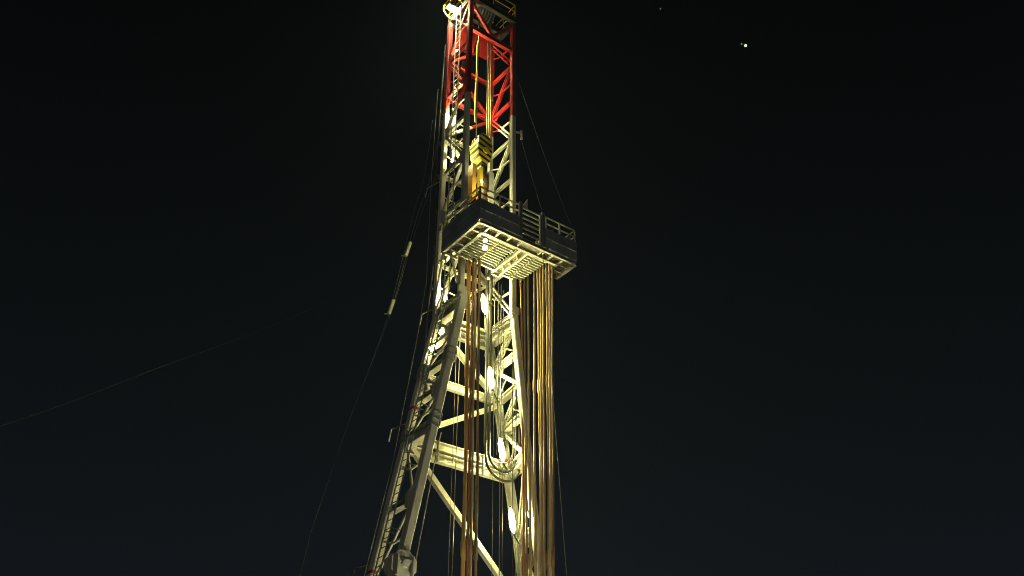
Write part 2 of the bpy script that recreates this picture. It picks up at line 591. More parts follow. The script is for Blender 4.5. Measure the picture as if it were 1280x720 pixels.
# bearing bracket low on the near left leg
z = 11.6
b = MB()
c = LL(0, z)
oct_ = []
for k in range(8):
    a = math.pi / 8 + k * math.pi / 4
    oct_.append((0.52 * math.cos(a), 0.5 * math.sin(a)))
b.plate([c - VD * 0.24 + UD * x + ZD * y for x, y in oct_], VD, 0.05)
b.plate([c + VD * 0.24 + UD * x + ZD * y for x, y in oct_], VD, 0.05)
for s in (-0.3, 0.3):
    b.beam(c + UD * s - VD * 0.32 - ZD * 0.4, c + UD * s - VD * 0.32 + ZD * 0.28, 0.06, 0.14, 'box', VD)
b.tube([c - VD * 0.42, c + VD * 0.34], 0.13, 16)
b.beam(c - UD * 0.34 - VD * 0.3 + ZD * 0.1, c + UD * 0.34 - VD * 0.3 + ZD * 0.1, 0.06, 0.12, 'box')
b.build('pivot_bracket', M['white'], low)
# paint bands
for f, v, z, sz in ((LL, DV, 23.0, .336), (LL, DV, 18.4, .336), (LL, DV, 11.75, .336), (RR, DV, 17.35, .276)):
    MB().beam(f(v, z), f(v, z + 0.12), sz, sz + .01, 'box', VD).build('red_band', M['red'], low)

# ------------------------------------------------------------------ ladder on the left side
ld = thing('ladder', 'dark narrow access ladder climbing the outer left face of the mast', 'ladder', W(-2.3, 0.9, 9.9))


def ladpt(v, z):
    if z >= 23.6:
        return W(-0.3, v, z)
    return W(lu(z) - 0.46, v, z)


for v in (0.42, 0.82):
    MB().tube([ladpt(v, 8.5), ladpt(v, 23.6), ladpt(v, 41.0)], 0.032, 6).build('rail', M['dark'], ld)
z = 9.0
while z < 40.8:
    MB().tube([ladpt(0.42, z), ladpt(0.82, z)], 0.018, 5).build('rung', M['grey'], ld)
    z += 0.335
z = 10.5
while z < 41:
    c = ladpt(0.62, z)
    inn = W(-0.1, 0.62, z) if z > 23.6 else W(lu(z) - 0.1, 0.62, z)
    for s in (.2, -.2):
        MB().beam(c + VD * s, inn + VD * s, 0.05, 0.05, 'L').build('bracket', M['dark'], ld)
    z += 2.5

# ------------------------------------------------------------------ racking board
BZ = 25.0
UL, UR = -0.91, 4.1
VF = -2.55
rb = thing('racking_board', 'dark walled racking board with cream underside and finger beams jutting from the mast', 'platform', W(1.3, -1.2, BZ))


def cb(p0, p1, name, w=0.1, h=0.16, kind='C', mat='white'):
    return MB().beam(p0, p1, w, h, kind).build(name, M[mat], rb)


z = BZ
cb(W(UL + .06, VF, z), W(UR - .06, VF, z), 'frame_beam', 0.1, 0.18)
cb(W(UL, VF + .0, z), W(UL, 0.13, z), 'frame_beam', 0.1, 0.18)
cb(W(UR, VF, z), W(UR, -1.25, z), 'frame_beam', 0.1, 0.16)
cb(W(-0.42, -2.06, z), W(-0.42, -0.22, z), 'frame_beam', 0.13, 0.2)
cb(W(-0.42, -2.06, z), W(3.42, -2.06, z), 'frame_beam', 0.13, 0.22)
cb(W(UL + .07, 0.13, z), W(-0.15, 0.13, z), 'frame_beam', 0.08, 0.14)
cb(W(3.42, -2.06, z), W(3.42, -1.25, z), 'frame_beam', 0.1, 0.16)
cb(W(3.5, -1.25, z), W(UR - .06, -1.25, z), 'frame_beam', 0.08, 0.14)
cb(W(-0.35, -0.2, z - .02), W(1.52, -0.2, z - .02), 'frame_beam', 0.1, 0.16)
cb(W(2.0, -0.12, z - .02), W(2.6, -0.12, z - .02), 'frame_beam', 0.1, 0.16)
# diving board and its two stringers
for u in (1.57, 1.95):
    cb(W(u, -1.98, z - .01), W(u, 0.02, z - .01), 'frame_beam', 0.1, 0.16)
MB().slab(1.64, 1.88, -1.95, 0.05, z + 0.05, z + 0.075).build('diving_board', M['deck'], rb)
for v in (-1.6, -1.1, -.6):
    cb(W(1.62, v, z), W(1.9, v + 0.25, z), 'cross_member', 0.05, 0.08)
cb(W(1.57, 0.02, z - .1), W(1.95, 0.02, z - .1), 'cross_member', 0.08, 0.12)
# walkway deck plates and cross members
MB().slab(UL + .06, -0.49, VF + .06, 0.05, z + 0.085, z + 0.1).build('deck_plate', M['deck'], rb)
MB().slab(-0.485, 1.35, VF + .06, -2.13, z + 0.085, z + 0.1).build('deck_plate', M['deck'], rb)
MB().slab(1.4, 2.35, VF + .06, -2.13, z + 0.03, z + 0.045).build('deck_plate', M['white'], rb)
MB().slab(2.4, 4.04, VF + .06, -2.13, z + 0.085, z + 0.1).build('deck_plate', M['deck'], rb)
MB().slab(3.48, 4.04, -2.125, -1.32, z + 0.085, z + 0.1).build('deck_plate', M['deck'], rb)
for v in (-1.95, -1.4, -.85, -.3):
    cb(W(UL + .05, v, z), W(-0.49, v, z), 'cross_member', 0.07, 0.12)
for u in (-0.35, 0.2, 0.75, 1.3, 2.35, 2.9, 3.45):
    cb(W(u, VF + .05, z), W(u, -2.13, z), 'cross_member', 0.07, 0.12)
for v in (-2.1, -1.7):
    cb(W(3.48, v, z), W(UR - .05, v, z), 'cross_member', 0.06, 0.1)
# fingers: tines the pipe stands rest between
NF = 11
for k in range(NF):
    v = -1.9 + k * 0.165
    MB().beam(W(-0.34, v, z), W(1.32, v, z), 0.066, 0.11, 'box').build('finger', M['white'], rb)
    ue = 3.36 if k < 10 else 3.2
    MB().beam(W(2.02, v, z), W(2.98, v, z), 0.066, 0.11, 'box').build('finger', M['white'], rb)
    MB().tube([W(1.32, v, z - .02), W(1.4, v + 0.02, z - .05), W(1.43, v + 0.07, z - .06)], 0.022, 6).build('finger_hook', M['white'], rb)
    for u in (0.45, 2.32):
        MB().beam(W(u, v + .02, z - .085), W(u + .08, v + .02, z - .085), 0.04, 0.05, 'box').build('latch', M['yellow' if u < 1 else 'white'], rb)
cb(W(2.0, -1.97, z + .13), W(2.0, -0.2, z + .13), 'frame_beam', 0.1, 0.12)
cb(W(-0.34, -1.97, z + .13), W(-0.34, -0.25, z + .13), 'frame_beam', 0.1, 0.12)
# wind walls
WT = BZ + 1.1
for v0, v1 in ((VF + .02, -1.68), (-1.66, -0.78), (-0.76, 0.1)):
    for z0, z1 in ((z + .1, z + .58), (z + .6, WT)):
        pn = MB().plate([W(UL - .05, v0, z0), W(UL - .05, v1, z0), W(UL - .05, v1, z1), W(UL - .05, v0, z1)], UD, 0.025).build('wind_wall', M['windwall'], rb)
        MB().beam(W(UL - .075, v0, z1 - .02), W(UL - .075, v1, z1 - .02), 0.03, 0.04, 'box').build('rib', M['white'], pn)
for u0, u1 in ((UL - .03, 1.06), (2.4, UR + .02)):
    for z0, z1 in ((z + .1, z + .58), (z + .6, WT)):
        pn = MB().plate([W(u0, VF - .06, z0), W(u1, VF - .06, z0), W(u1, VF - .06, z1), W(u0, VF - .06, z1)], VD, 0.025).build('wind_wall', M['windwall'], rb)
        if z0 < z + .3:
            MB().beam(W(u0 + .05, VF - .09, z1), W(u1 - .05, VF - .09, z1), 0.03, 0.04, 'box').build('rib', M['white'], pn)
MB().plate([W(UR + .04, VF - .02, z + .1), W(UR + .04, -1.3, z + .1), W(UR + .04, -1.3, WT), W(UR + .04, VF - .02, WT)], UD, 0.025).build('wind_wall', M['windwall'], rb)
# posts
RT = BZ + 1.76
for u, v, mt in ((UL, VF, 'dark'), (1.13, VF - .02, 'dark'), (2.33, VF - .02, 'dark'), (UR, VF, 'grey'), (UL, -1.65, 'white'), (UL, -0.75, 'white'), (UL, 0.1, 'white'), (0.1, VF, 'white'), (3.25, VF, 'white'), (2.5, VF, 'white'), (UR, -1.3, 'grey')):
    wdt = 0.15 if (u in (1.13, 2.33)) else 0.06
    MB().beam(W(u, v, z + .1), W(u, v, RT + (0.12 if wdt > .1 else 0)), wdt, wdt, 'box', UD).build('post', M[mt], rb)
# rails
for h in (RT, RT - 0.33):
    for p0, p1 in ((W(UL, VF, h), W(1.06, VF, h)), (W(UL, VF, h), W(UL, 0.1, h)), (W(2.42, VF, h), W(UR, VF, h)), (W(UR, VF, h), W(UR, -1.3, h))):
        MB().beam(p0, p1, 0.055, 0.055, 'box').build('rail', M['white'], rb)
# barred gate in the front opening
gt = MB()
for u in (1.24, 2.22):
    gt.beam(W(u, VF + .05, z + .3), W(u, VF + .05, RT), 0.08, 0.06, 'box', UD)
gt = gt.build('gate', M['white'], rb)
for k in range(6):
    h = RT - 0.03 - k * 0.26
    MB().beam(W(1.28, VF + .05, h), W(2.18, VF + .05, h), 0.05, 0.075, 'box').build('bar', M['white'], gt)
MB().plate([W(1.27, VF + .1, RT + .02), W(1.6, VF + .1, RT + .02), W(1.6, VF + .1, RT + .6)], VD, 0.03).build('gusset', M['white'], rb)
# struts from the mast legs to the board
for p0, p1 in ((W(UL, 0.0, z - .05), W(-0.1, DV, 23.6)), (W(UL + .1, -0.3, z - .05), W(-0.12, 0.1, 23.75))):
    MB().tube([p0, p1], 0.05, 8).build('strut', M['white'], rb)
# right end fittings
b = MB()
b.beam(W(3.7, -1.25, z - .05), W(3.62, -0.95, z - .3), 0.05, 0.05, 'box').beam(W(3.62, -0.95, z - .3), W(3.62, -0.95, z - .52), 0.06, 0.06, 'box', UD)
b.build('bracket', M['white'], rb)
MB().tube([W(2.45, VF + .2, z - .06), W(2.52, VF - .25, z + .02)], 0.035, 8).build('bracket', M['grey'], rb)
MB().plate([W(3.75, VF + .2, RT - .7), W(4.05, VF + .2, RT - .7), W(4.12, VF + .3, RT - .05), W(3.9, VF + .3, RT - .3)], VD, 0.03).build('gusset', M['grey'], rb)

# ------------------------------------------------------------------ drill pipes
PT = 26.75


def pipe_mesh(bow, shift):
    """a stand of three joints, slightly bowed, with thicker tool joints"""
    b = MB()
    prof = [(FL, 0.05)]
    for jz in (5.6 + shift, 12.62 + shift, 19.66 + shift):
        prof += [(jz - 1.6, 0.05), (jz - 0.34, 0.05), (jz - 0.26, 0.074), (jz + 0.22, 0.074), (jz + 0.3, 0.05), (jz + 2.2, 0.05), (jz + 3.6, 0.05)]
    prof += [(PT - 0.36, 0.05), (PT - 0.3, 0.074), (PT, 0.074)]
    b.tube([Vector((bow[0] * math.sin((a - FL) / (PT - FL) * math.pi) + 0.012 * math.sin(a * .9 + shift * 9), bow[1] * math.sin((a - FL) / (PT - FL) * math.pi), a - FL)) for a, _ in prof], [r for _, r in prof], 12)
    return b


pipes = {}
GP = 'drill pipe stands racked below the board'
BOWS = [((.04, .0), .0), ((-.03, .04), .12), ((.0, -.05), -.1)]


def pipe(ut, vt, ub, vb, kind, label):
    k_ = (kind, random.randrange(3))
    if k_ not in pipes:
        o = pipe_mesh(*BOWS[k_[1]]).build('drill_pipe', M[kind], None, origin=Vector((0, 0, 0)))
        pipes[k_] = o
    else:
        o = pipes[k_].copy(); COL.objects.link(o)
    p0, p1 = W(ub, vb, FL + random.uniform(0.0, 0.03)), W(ut, vt, PT)
    o.location = p0
    o.rotation_mode = 'QUATERNION'
    o.rotation_quaternion = ZD.rotation_difference(p1 - p0)
    o['wo'] = list(p0)
    tag(o, label, 'drill pipe', GP, 'thing')
    return o


def foot(v):
    return v + .22 + .65 * (-v - .74) / 1.3


pipe(3.26, -.07, 3.26, -.12, 'pipe', 'rust brown pipe at the left edge of the right bundle, left of its dark gap')
pipe(3.3, -.27, 3.3, -.3, 'pipe', 'tan pipe second from left in the right bundle, beside the dark gap')
LB = 'tan drill pipe packed in the dense right bundle under the board'
for k, v in enumerate((-.74, -.95, -1.16, -1.37, -1.58, -1.79)):
    pipe(3.3, v, 3.3 + random.uniform(-.05, .05), foot(v) + random.uniform(-.03, .03), 'pipe', LB)
    if k in (1, 4):
        pipe(3.46, v - .02, 3.46 + random.uniform(-.05, .05), foot(v), 'pipe', LB)
LD = 'shaded drill pipe at the outer right edge of the right bundle'
for u, v in ((3.46, -1.84), (3.34, -1.98)):
    pipe(u, v, u + random.uniform(-.04, .06), foot(v), 'pipe', LD)
for u, v, kind, lab in ((0.2, -.12, 'pipelit', 'lamp lit amber pipe at the left edge of the left bundle'),
                        (0.31, -.12, 'pipelit', 'lamp lit golden pipe second from left in the left bundle'),
                        (0.40, -.26, 'pipered', 'dark pipe in the middle of the left bundle'),
                        (0.5, -.3, 'pipe', 'pale lit pipe right of the middle in the left bundle'),
                        (0.56, -.42, 'pipe', 'tan brown pipe standing in front of the others in the left bundle'),
                        (0.68, -.3, 'pipe', 'brown pipe at the right edge of the left bundle')):
    pipe(u, v, u + 0.2, v - .05, kind, lab)
pipe(3.1, .0, 3.12, -.03, 'pipered', 'red brown knobbly pipe standing apart, left of the right bundle')

# ------------------------------------------------------------------ travelling block, hook and top drive
BU, BV = 1.35, 0.72
tb = thing('travelling_block', 'yellow travelling block with black hazard stripes hanging inside the mast', 'travelling block', W(BU, BV, 31.2))
out = [(-.16, 33.0), (.12, 33.02), (.4, 32.6), (.42, 31.9), (.3, 31.45), (.06, 31.1), (-.1, 31.1), (-.34, 31.5), (-.42, 32.0), (-.38, 32.65)]
b = MB()
b.plate([W(BU + x, BV, zz) for x, zz in out], VD, 0.72)
o = b.build('sheave_housing', M['hazard'], tb)
mod = o.modifiers.new('edge', 'BEVEL'); mod.width = 0.035; mod.segments = 2; mod.limit_method = 'ANGLE'
b = MB()
for v in (-.24, -.08, .08, .24):
    b.tube([W(BU, BV + v - .05, 32.72), W(BU, BV + v + .05, 32.72)], 0.36, 24)
b.build('sheave', M['brown'], tb)
for s in (-1, 1):
    MB().tube([W(BU, BV + s * .37, 31.95), W(BU, BV + s * .44, 31.95)], 0.17, 16).build('pin_cap', M['yellow'], tb)
hk = MB()
hk.tube([W(BU, BV, 31.12), W(BU, BV, 30.75)], 0.2, 16)
hk.build('hook_shank', M['brown'], tb)

td = thing('top_drive', 'dark brown top drive body with amber side panel below the striped block', 'top drive', W(BU, BV, 28.6))
MB().tube([W(BU + .05, BV - .1, z_) for z_ in (30.78, 30.6, 30.55, 29.9, 29.85, 29.0)], [.17, .17, .27, .27, .2, .2], 18).build('motor_body', M['brown'], td)
MB().slab(BU - .6, BU - .4, BV - .22, BV + .18, 29.0, 31.0).build('side_panel', M['orange'], td)
MB().slab(BU - .28, BU - .12, BV - .38, BV - .12, 29.6, 30.9).build('gear_case', M['yellow'], td)
MB().slab(BU + .34, BU + .62, BV - .2, BV + .2, 28.6, 31.0).build('guide_frame', M['white'], td)
MB().tube([W(BU + .05, BV - .1, 29.0), W(BU + .05, BV - .1, 26.2)], 0.08, 12).build('quill', M['brown'], td)
for s in (-1, 1):
    MB().tube([W(BU + .05 + s * .3, BV - .1, 29.3), W(BU + .05 + s * .2, BV - .1, 26.4)], 0.04, 8).build('bail', M['yellow'], td)
MB().tube([W(BU + .05, BV - .1, 26.6), W(BU + .05, BV - .1, 26.5), W(BU + .05, BV - .1, 26.2)], [.2, .24, .2], 14).build('elevator', M['brown'], td)


# ------------------------------------------------------------------ ropes, hoses, cables
def rope(name, pts, r, mat, label, cat, group=None, seg=6):
    o_ = MB().tube(pts, r, seg).build(name, M[mat], None, origin=Vector(pts[0]))
    return tag(o_, label, cat, group, 'thing')


def sag(p0, p1, s, nseg=14):
    p0, p1 = Vector(p0), Vector(p1)
    return [p0.lerp(p1, i / nseg) - ZD * s * 4 * (i / nseg) * (1 - i / nseg) for i in range(nseg + 1)]


for k in range(5):
    rope('drilling_line', [W(1.72 + .03 * (k % 2), 0.44 + .09 * k, 32.7), W(1.66 + .04 * (k % 2), 0.55 + .07 * k, 41.4)], 0.028, 'rope',
         'tan wire rope in the bundle of lines right of the yellow hose', 'wire rope', 'drilling line falls right of the block')
for k in range(4):
    rope('drilling_line', [W(0.98 + .07 * k, 0.62 + .1 * k, 32.7), W(1.02 + .03 * k, 0.72 + .05 * k, 41.4)], 0.026, 'rope',
         'tan wire rope in the thin bundle rising from the left of the striped block', 'wire rope', 'drilling line falls left of the block')
rope('hoist_hose', [W(0.82, 0.5, zz) for zz in (39.2, 38.6, 38.0, 37.0, 36.3, 35.6, 34.2, 33.6)], [.03, .06, .055, .045, .04, .075, .06, .055], 'yellow',
     'bright yellow hose hanging down the upper mast left of the ropes', 'hose')
# service loop
def loop(u0, u1, v, ztop0, ztop1, zbot, n=24):
    pts = [W(u0, v, ztop0)]
    c, r = (u0 + u1) / 2, (u1 - u0) / 2
    for i in range(n + 1):
        a = math.pi * i / n
        pts.append(W(c - r * math.cos(a), v, zbot + r * 1.0 - r * 1.0 * math.sin(a)))
    pts.append(W(u1, v, ztop1))
    return pts


rope('service_hose', loop(1.95, 3.62, 0.8, 25.6, 21.5, 16.05), 0.05, 'black', 'black hose hanging in the wider, lower loop in front of the cross beam', 'hose', 'looped service hoses', 8)
rope('service_hose', loop(2.22, 3.5, 0.95, 25.6, 22.0, 16.5), 0.05, 'black', 'black hose hanging in the narrower, upper loop in front of the cross beam', 'hose', 'looped service hoses', 8)
rope('service_hose', loop(2.02, 3.45, 1.0, 25.6, 21.8, 16.85), 0.03, 'guy', 'thin grey cable looped inside the black service hoses', 'hose', 'looped service hoses', 8)

sp = thing('standpipe', 'pale upright standpipe with bent top beside the uppermost tube lamp', 'standpipe', W(2.12, 0.9, FL))
MB().tube([W(ru(FL), 2.14, FL), W(ru(21.9) + .02, 2.14, 21.9), W(2.8, 2.1, 22.2), W(2.2, 1.0, 22.45), W(2.12, .9, 22.7), W(2.12, .9, 24.9), W(2.1, .88, 25.1), W(2.02, .82, 25.22), W(1.9, .75, 25.15)], 0.07, 12).build('riser', M['white'], sp)
MB().tube([W(2.12, .9, 23.92), W(2.12, .9, 24.08)], 0.12, 12).build('clamp', M['grey'], sp)
GVW = 'thin vertical ropes inside the mast'
for u, v, z0, z1, r, lab in ((0.64, .9, FL, 24.5, .02, 'thick pale rope hanging left of the left pipe bundle'),
                             (0.48, .9, FL, 22.5, .014, 'thin dark rope hanging left of the thick pale rope'),
                             (2.5, .6, FL, 25.0, .024, 'grey cable hanging right of the upper tube lamps'),
                             (2.7, .7, FL, 24.8, .016, 'thin cable hanging farther right of the upper tube lamps'),
                             (1.3, 1.2, FL, 24.0, .012, 'very thin cord hanging right of the left pipe bundle')):
    rope('hanging_rope', [W(u, v, z0), W(u, v, z1)], r * .8, 'guy' if u > 1 else 'rope', lab, 'rope', GVW)
for u, u2, lab in ((3.78, 4.2, 'thin cord hanging straight below the lowest tube lamp'), (3.9, 4.55, 'thin slanting cord below and right of the lowest tube lamp')):
    rope('hanging_rope', [W(u, 1.3, 14.4), W(u2 - .3, 1.3, FL)], .016, 'guy', lab, 'rope', GVW)
for u, v, z0, z1, r, lab in ((2.3, .55, 16.9, 25.0, .022, 'grey cable hanging between the tube lamps and the left pipe bundle'),
                             (2.0, .4, FL, 25.1, .016, 'thin cord hanging close to the right edge of the left pipe bundle'),
                             (2.9, .35, FL, 24.8, .02, 'dark cord hanging in front of the right side braces'),
                             (3.05, .3, 17.0, 24.8, .03, 'thick dark hose hanging just left of the right pipe bundle')):
    rope('hanging_rope', [W(u, v, z0), W(u + .03, v, (z0 + z1) / 2), W(u, v, z1)], r * .8, 'black' if 'dark' in lab else 'guy', lab, 'rope', GVW)
rope('slant_cable', [W(-0.45, .3, 17.0), W(-0.62, .3, 16.2), W(-0.74, .3, 15.4), W(-1.33, .3, 11.47), W(-2.4, .3, FL)], .025, 'guy', 'pale slanting cable running down from the left end of the double cross beam', 'cable')
rope('tag_line', sag(W(2.5, -2.3, 25.0), W(3.75, -2.3, FL), 0.25), .014, 'guy', 'thin line drooping from the board right of the right pipe bundle', 'rope')
# hydraulic lines down the outside of the far left leg
pts = [W(-.05, 2.2, 39.8), W(-.17, 2.2, 31.9), W(.0, 2.25, 26.0), W(-.12, 2.3, 23.6), W(-.26, 2.2, 21.4), W(-.94, 2.2, 16.4), W(-1.81, 2.2, 11.8), W(-3.2, 2.2, FL)]
rope('hydraulic_line', pts, .035, 'black', 'dark hydraulic line hugging the outer edge of the far left leg', 'cable')
pts = [W(-.3, 2.25, 36.5), W(-.35, 2.3, 30.9), W(-.2, 2.45, 25.0), W(-.45, 2.5, 22.2), W(-1.2, 2.45, 16.4), W(-2.2, 2.4, 11.0), W(-3.4, 2.4, FL)]
rope('hydraulic_line', pts, .016, 'guy', 'thin grey line hanging left of the far left leg', 'cable')
for z_, lab in ((23.3, 'bent grey arm on the far left leg just below the racking board'), (17.6, 'bent grey arm halfway down the far left leg'), (11.9, 'bent grey arm at the foot of the far left leg'), (30.2, 'short grey arm sticking out left above the racking board')):
    x0 = lu(z_) - .15 if z_ < 23.4 else -.12
    m_ = MB().tube([W(x0, 2.0, z_ + .2), W(x0 - .15, 2.75, z_ + .25), W(x0 - .17, 2.85, z_ - .25)], .03, 6).build('cable_arm', M['grey'], None, origin=W(x0, 2.0, z_))
    tag(m_, lab, 'bracket', 'cable arms on the far left leg', 'thing')

# guy wires on the right
rope('guy_wire', sag(W(2.8, -.1, 37.6), W(4.1, -2.5, 26.7), .25), .011, 'black', 'upper thin wire running from the red mast down to the right end of the board', 'guy wire', 'guy wires')
rope('guy_wire', sag(W(3.0, -.1, 33.7), W(2.4, -2.55, 26.75), .1), .01, 'black', 'short thin wire ending at the dark post in the middle of the board front', 'guy wire', 'guy wires')
cl = MB()
cl.beam(W(2.8, -.1, 33.6), W(3.1, -.1, 33.7), .08, .1, 'box').tube([W(3.05, -.2, 33.2), W(3.05, -.2, 33.75)], .06, 8)
tag(cl.build('rope_anchor', M['white'], None, origin=W(2.9, -.1, 33.6)), 'small white rope anchor on the outside of the right mast leg', 'anchor', None, 'thing')

# guy lines falling to the far left ground, in one vertical plane
CAMP = Vector((0, 0, 1.7))
PI_ = math.radians(33.5)
FW = Vector((0, math.cos(PI_), math.sin(PI_))); UPV = Vector((0, -math.sin(PI_), math.cos(PI_)))


def gpt(x, y, p, n_):
    d = Vector(((x - 640) / 1200, 0, 0)) - UPV * ((y - 360) / 1200) + FW
    return CAMP + d * ((p - CAMP).dot(n_) / d.dot(n_))


G0 = W(-.2, 1.95, 36.0)
GN = Vector((0.35, -1, 0)).normalized()      # normal of the plane the guys hang in


def smooth(pts, k=6):
    out_ = []
    P = [pts[0]] + pts + [pts[-1]]
    for i in range(1, len(P) - 2):
        for j in range(k):
            t_ = j / k
            a, b_, c, d = P[i - 1], P[i], P[i + 1], P[i + 2]
            out_.append(0.5 * ((2 * b_) + (c - a) * t_ + (2 * a - 5 * b_ + 4 * c - d) * t_ ** 2 + (3 * b_ - a - 3 * c + d) * t_ ** 3))
    out_.append(pts[-1])
    return out_


def ground_end(pts):
    """continue the last stretch of the line down to the ground"""
    d = (pts[-1] - pts[-2])
    return pts + [pts[-1] + d * (pts[-1].z / -d.z)]


path = [(552, 150), (538, 222), (524, 262), (512, 303), (489, 388), (462, 460), (436, 528), (412, 596), (388, 668), (375, 720)]
for dx, lab in ((0, 'upper left guy line that carries the two pale sleeves'), (-9, 'guy line just left of the sleeved one, merging with it lower down'), (7, 'guy line just right of the sleeved one, merging with it lower down')):
    pp = []
    for i, (x, y) in enumerate(path):
        f_ = max(0, 1 - (y - 150) / 190) if dx else 0
        pp.append(gpt(x + dx * (0.25 + f_) * (1 if y < 400 else 0.25), y, G0, GN))
    rope('guy_wire', smooth(ground_end(pp) if dx == 0 else pp[:-2 if dx < 0 else -5]), .012 if dx == 0 else .008, 'guystrand', lab, 'guy wire', 'guy wires')
for (xa, ya), (xb, yb), lab in (((513, 303), (507, 320), 'upper pale sleeve clamped on the left guy line'), ((492, 375), (486, 393), 'lower pale sleeve clamped on the left guy line')):
    a, b_ = gpt(xa, ya, G0, GN), gpt(xb, yb, G0, GN)
    d = (b_ - a).normalized()
    m_ = MB().beam(a, b_, .13, .13, 'box', UD)
    m_.beam(b_ - d * .04, b_ - d * .04 + Vector((-.2, 0, -.02)), .05, .05, 'box')
    o = m_.build('guy_sleeve', M['white'], None, origin=a)
    tag(o, lab, 'sleeve', 'sleeves on the guy line', 'thing')
# a power line far behind to the left
PN = Vector((1, 0.2, 0)).normalized()
P0 = Vector((-7.5, 13, 6))
pp = [gpt(x, y, P0, PN) for x, y in ((-60, 553), (0, 533), (100, 498), (200, 459), (280, 430), (330, 411), (380, 390), (415, 375))]
rope('guy_wire', smooth(pp), .0035, 'guy', 'long faint wire crossing the empty sky at the left', 'guy wire', 'guy wires')


# ------------------------------------------------------------------ lamps
def tube_light(p, length, axis, label, r=.085, mat='tube', back=None):
    t_ = thing('tube_lamp', label, 'lamp', p, 'tube lamps clamped inside the mast')
    axis = Vector(axis).normalized()
    a, b_ = p - axis * length / 2, p + axis * length / 2
    pts = [a, a + axis * .03, a + axis * .12, a + axis * .3 * length, b_ - axis * .3 * length, b_ - axis * .12, b_ - axis * .03, b_]
    MB().tube(pts, [r * .25, r * .5, r * .78, r * 1.0, r * 1.0, r * .78, r * .5, r * .25], 18).build('diffuser', M[mat], t_)
    bk = Vector(back if back is not None else (VD * .8 + UD * .6).normalized())
    q = bk * (r + .03)
    x_ = axis.cross(bk).normalized()
    y_ = x_.cross(axis).normalized()
    if y_.dot(bk) < 0: y_ = -y_
    ri, ro = r * 1.6, r * 1.72
    arc = [math.radians(d_) for d_ in range(36, 145, 12)]
    outl = [(math.cos(c_) * ro, math.sin(c_) * ro) for c_ in arc] + [(math.cos(c_) * ri, math.sin(c_) * ri) for c_ in reversed(arc)]
    MB().tube([a - axis * .05, a - axis * .03, a + axis * .12, a + axis * .3 * length, b_ - axis * .3 * length, b_ - axis * .12, b_ + axis * .03, b_ + axis * .05],
              [r * .25, r * .5, r * 1.0, r * 1.5, r * 1.5, r * 1.0, r * .5, r * .25], 20).build('halo_shell', M['halo'], t_)  # added glowing shell, stands in for the halo round the tube
    MB().prism(outl, a + axis * .16 * length, b_ - axis * .16 * length, x_, y_).build('housing', M['dark'], t_)
    for e_, s in ((a, -1), (b_, 1)):
        b2 = MB()
        b2.tube([e_ + axis * s * .055, e_ + axis * s * .1], r * .4, 10)
        b2.beam(e_ + axis * s * .08, e_ + axis * s * .08 + (W(ru((e_).z) - .1, DV - .12, e_.z + .1) - e_ if r > .08 else bk * .15), .05, .03, 'box', axis)
        b2.build('clamp', M['black'], t_)
    return t_


LA = [(1.74, 23.79, 'uppermost of the four bright tube lamps down the back right leg'),
      (2.15, 20.37, 'second bright tube lamp from the top on the back right leg'),
      (2.72, 17.34, 'third bright tube lamp, beside the looped hoses'),
      (3.24, 14.54, 'lowest bright tube lamp, hanging clear below the looped hoses')]
ax = Vector((W(3.24, .8, 14.54) - W(1.74, .8, 23.79))).normalized()
for u, z_, lab in LA:
    tube_light(W(u, .8, z_), .92, -ax if z_ < 24 else ZD, lab)
for u, v, z_, ln, lab in ((.3, 1.63, 34.45, 1.1, 'tube lamp at the red and white paint line on the far left leg'),
                          (.3, 1.58, 31.9, .7, 'short tube lamp left of the striped block'),
                          (.3, 1.63, 24.25, .9, 'tube lamp on the far left leg just under the racking board')):
    tube_light(W(u, v, z_), ln, ZD, lab, .07, 'uptube' if z_ > 33 else 'tube' if z_ < 26 else 'bulb', back=-UD if 26 < z_ < 33 else None)


def bulk(p, n_, label, r=.09, mat='bulb'):
    n_ = Vector(n_).normalized()
    t_ = thing('bulkhead_lamp', label, 'lamp', p, 'small round lamps')
    MB().tube([p - n_ * .05, p], [r * 1.15, r * 1.15], 16).build('housing', M['grey'], t_)
    MB().tube([p + n_ * .004, p + n_ * r * .6, p + n_ * r * .95], [r, r * .85, r * .3], 16).build('diffuser', M[mat], t_)


BL = [(W(-.02, 1.33, 22.0), 'small round lamp behind the ladder below the board, upper of three'),
      (W(.0, .76, 21.4), 'small round lamp near the grey left leg, middle of three'),
      (W(-.35, 1.5, 21.2), 'small round lamp on the dark cross beam, lowest of three'),
      (W(-0.16, -1.9, 24.72), 'upper of two small lamps among the fingers under the board'),
      (W(-0.16, -1.9, 24.36), 'lower of two small lamps among the fingers under the board'),
      (W(.68, -.3, 29.3), 'small lamp just above the corner of the racking board railing'),
      (W(.0, 1.14, 38.45), 'small lamp beside the ladder in the red mast below the floodlight'),
      (W(.02, 1.3, 35.7), 'small lamp beside the ladder just above the paint line')]
for i, (p, lab) in enumerate(BL):
    n_ = -VD - ZD * .6 if i < 3 else (-ZD - VD if i < 5 else (UD * .6 - VD * .3 + ZD * .4 if i == 5 else UD * .9 - VD * .6 - ZD * .2))
    bulk(p, n_, lab, mat='hotbulb' if i >= 5 else 'bulb', r= .1 if i in (0, 1, 2, 4) else (.05 if i == 5 else .075))
    if i in (3, 4, 5):
        pass

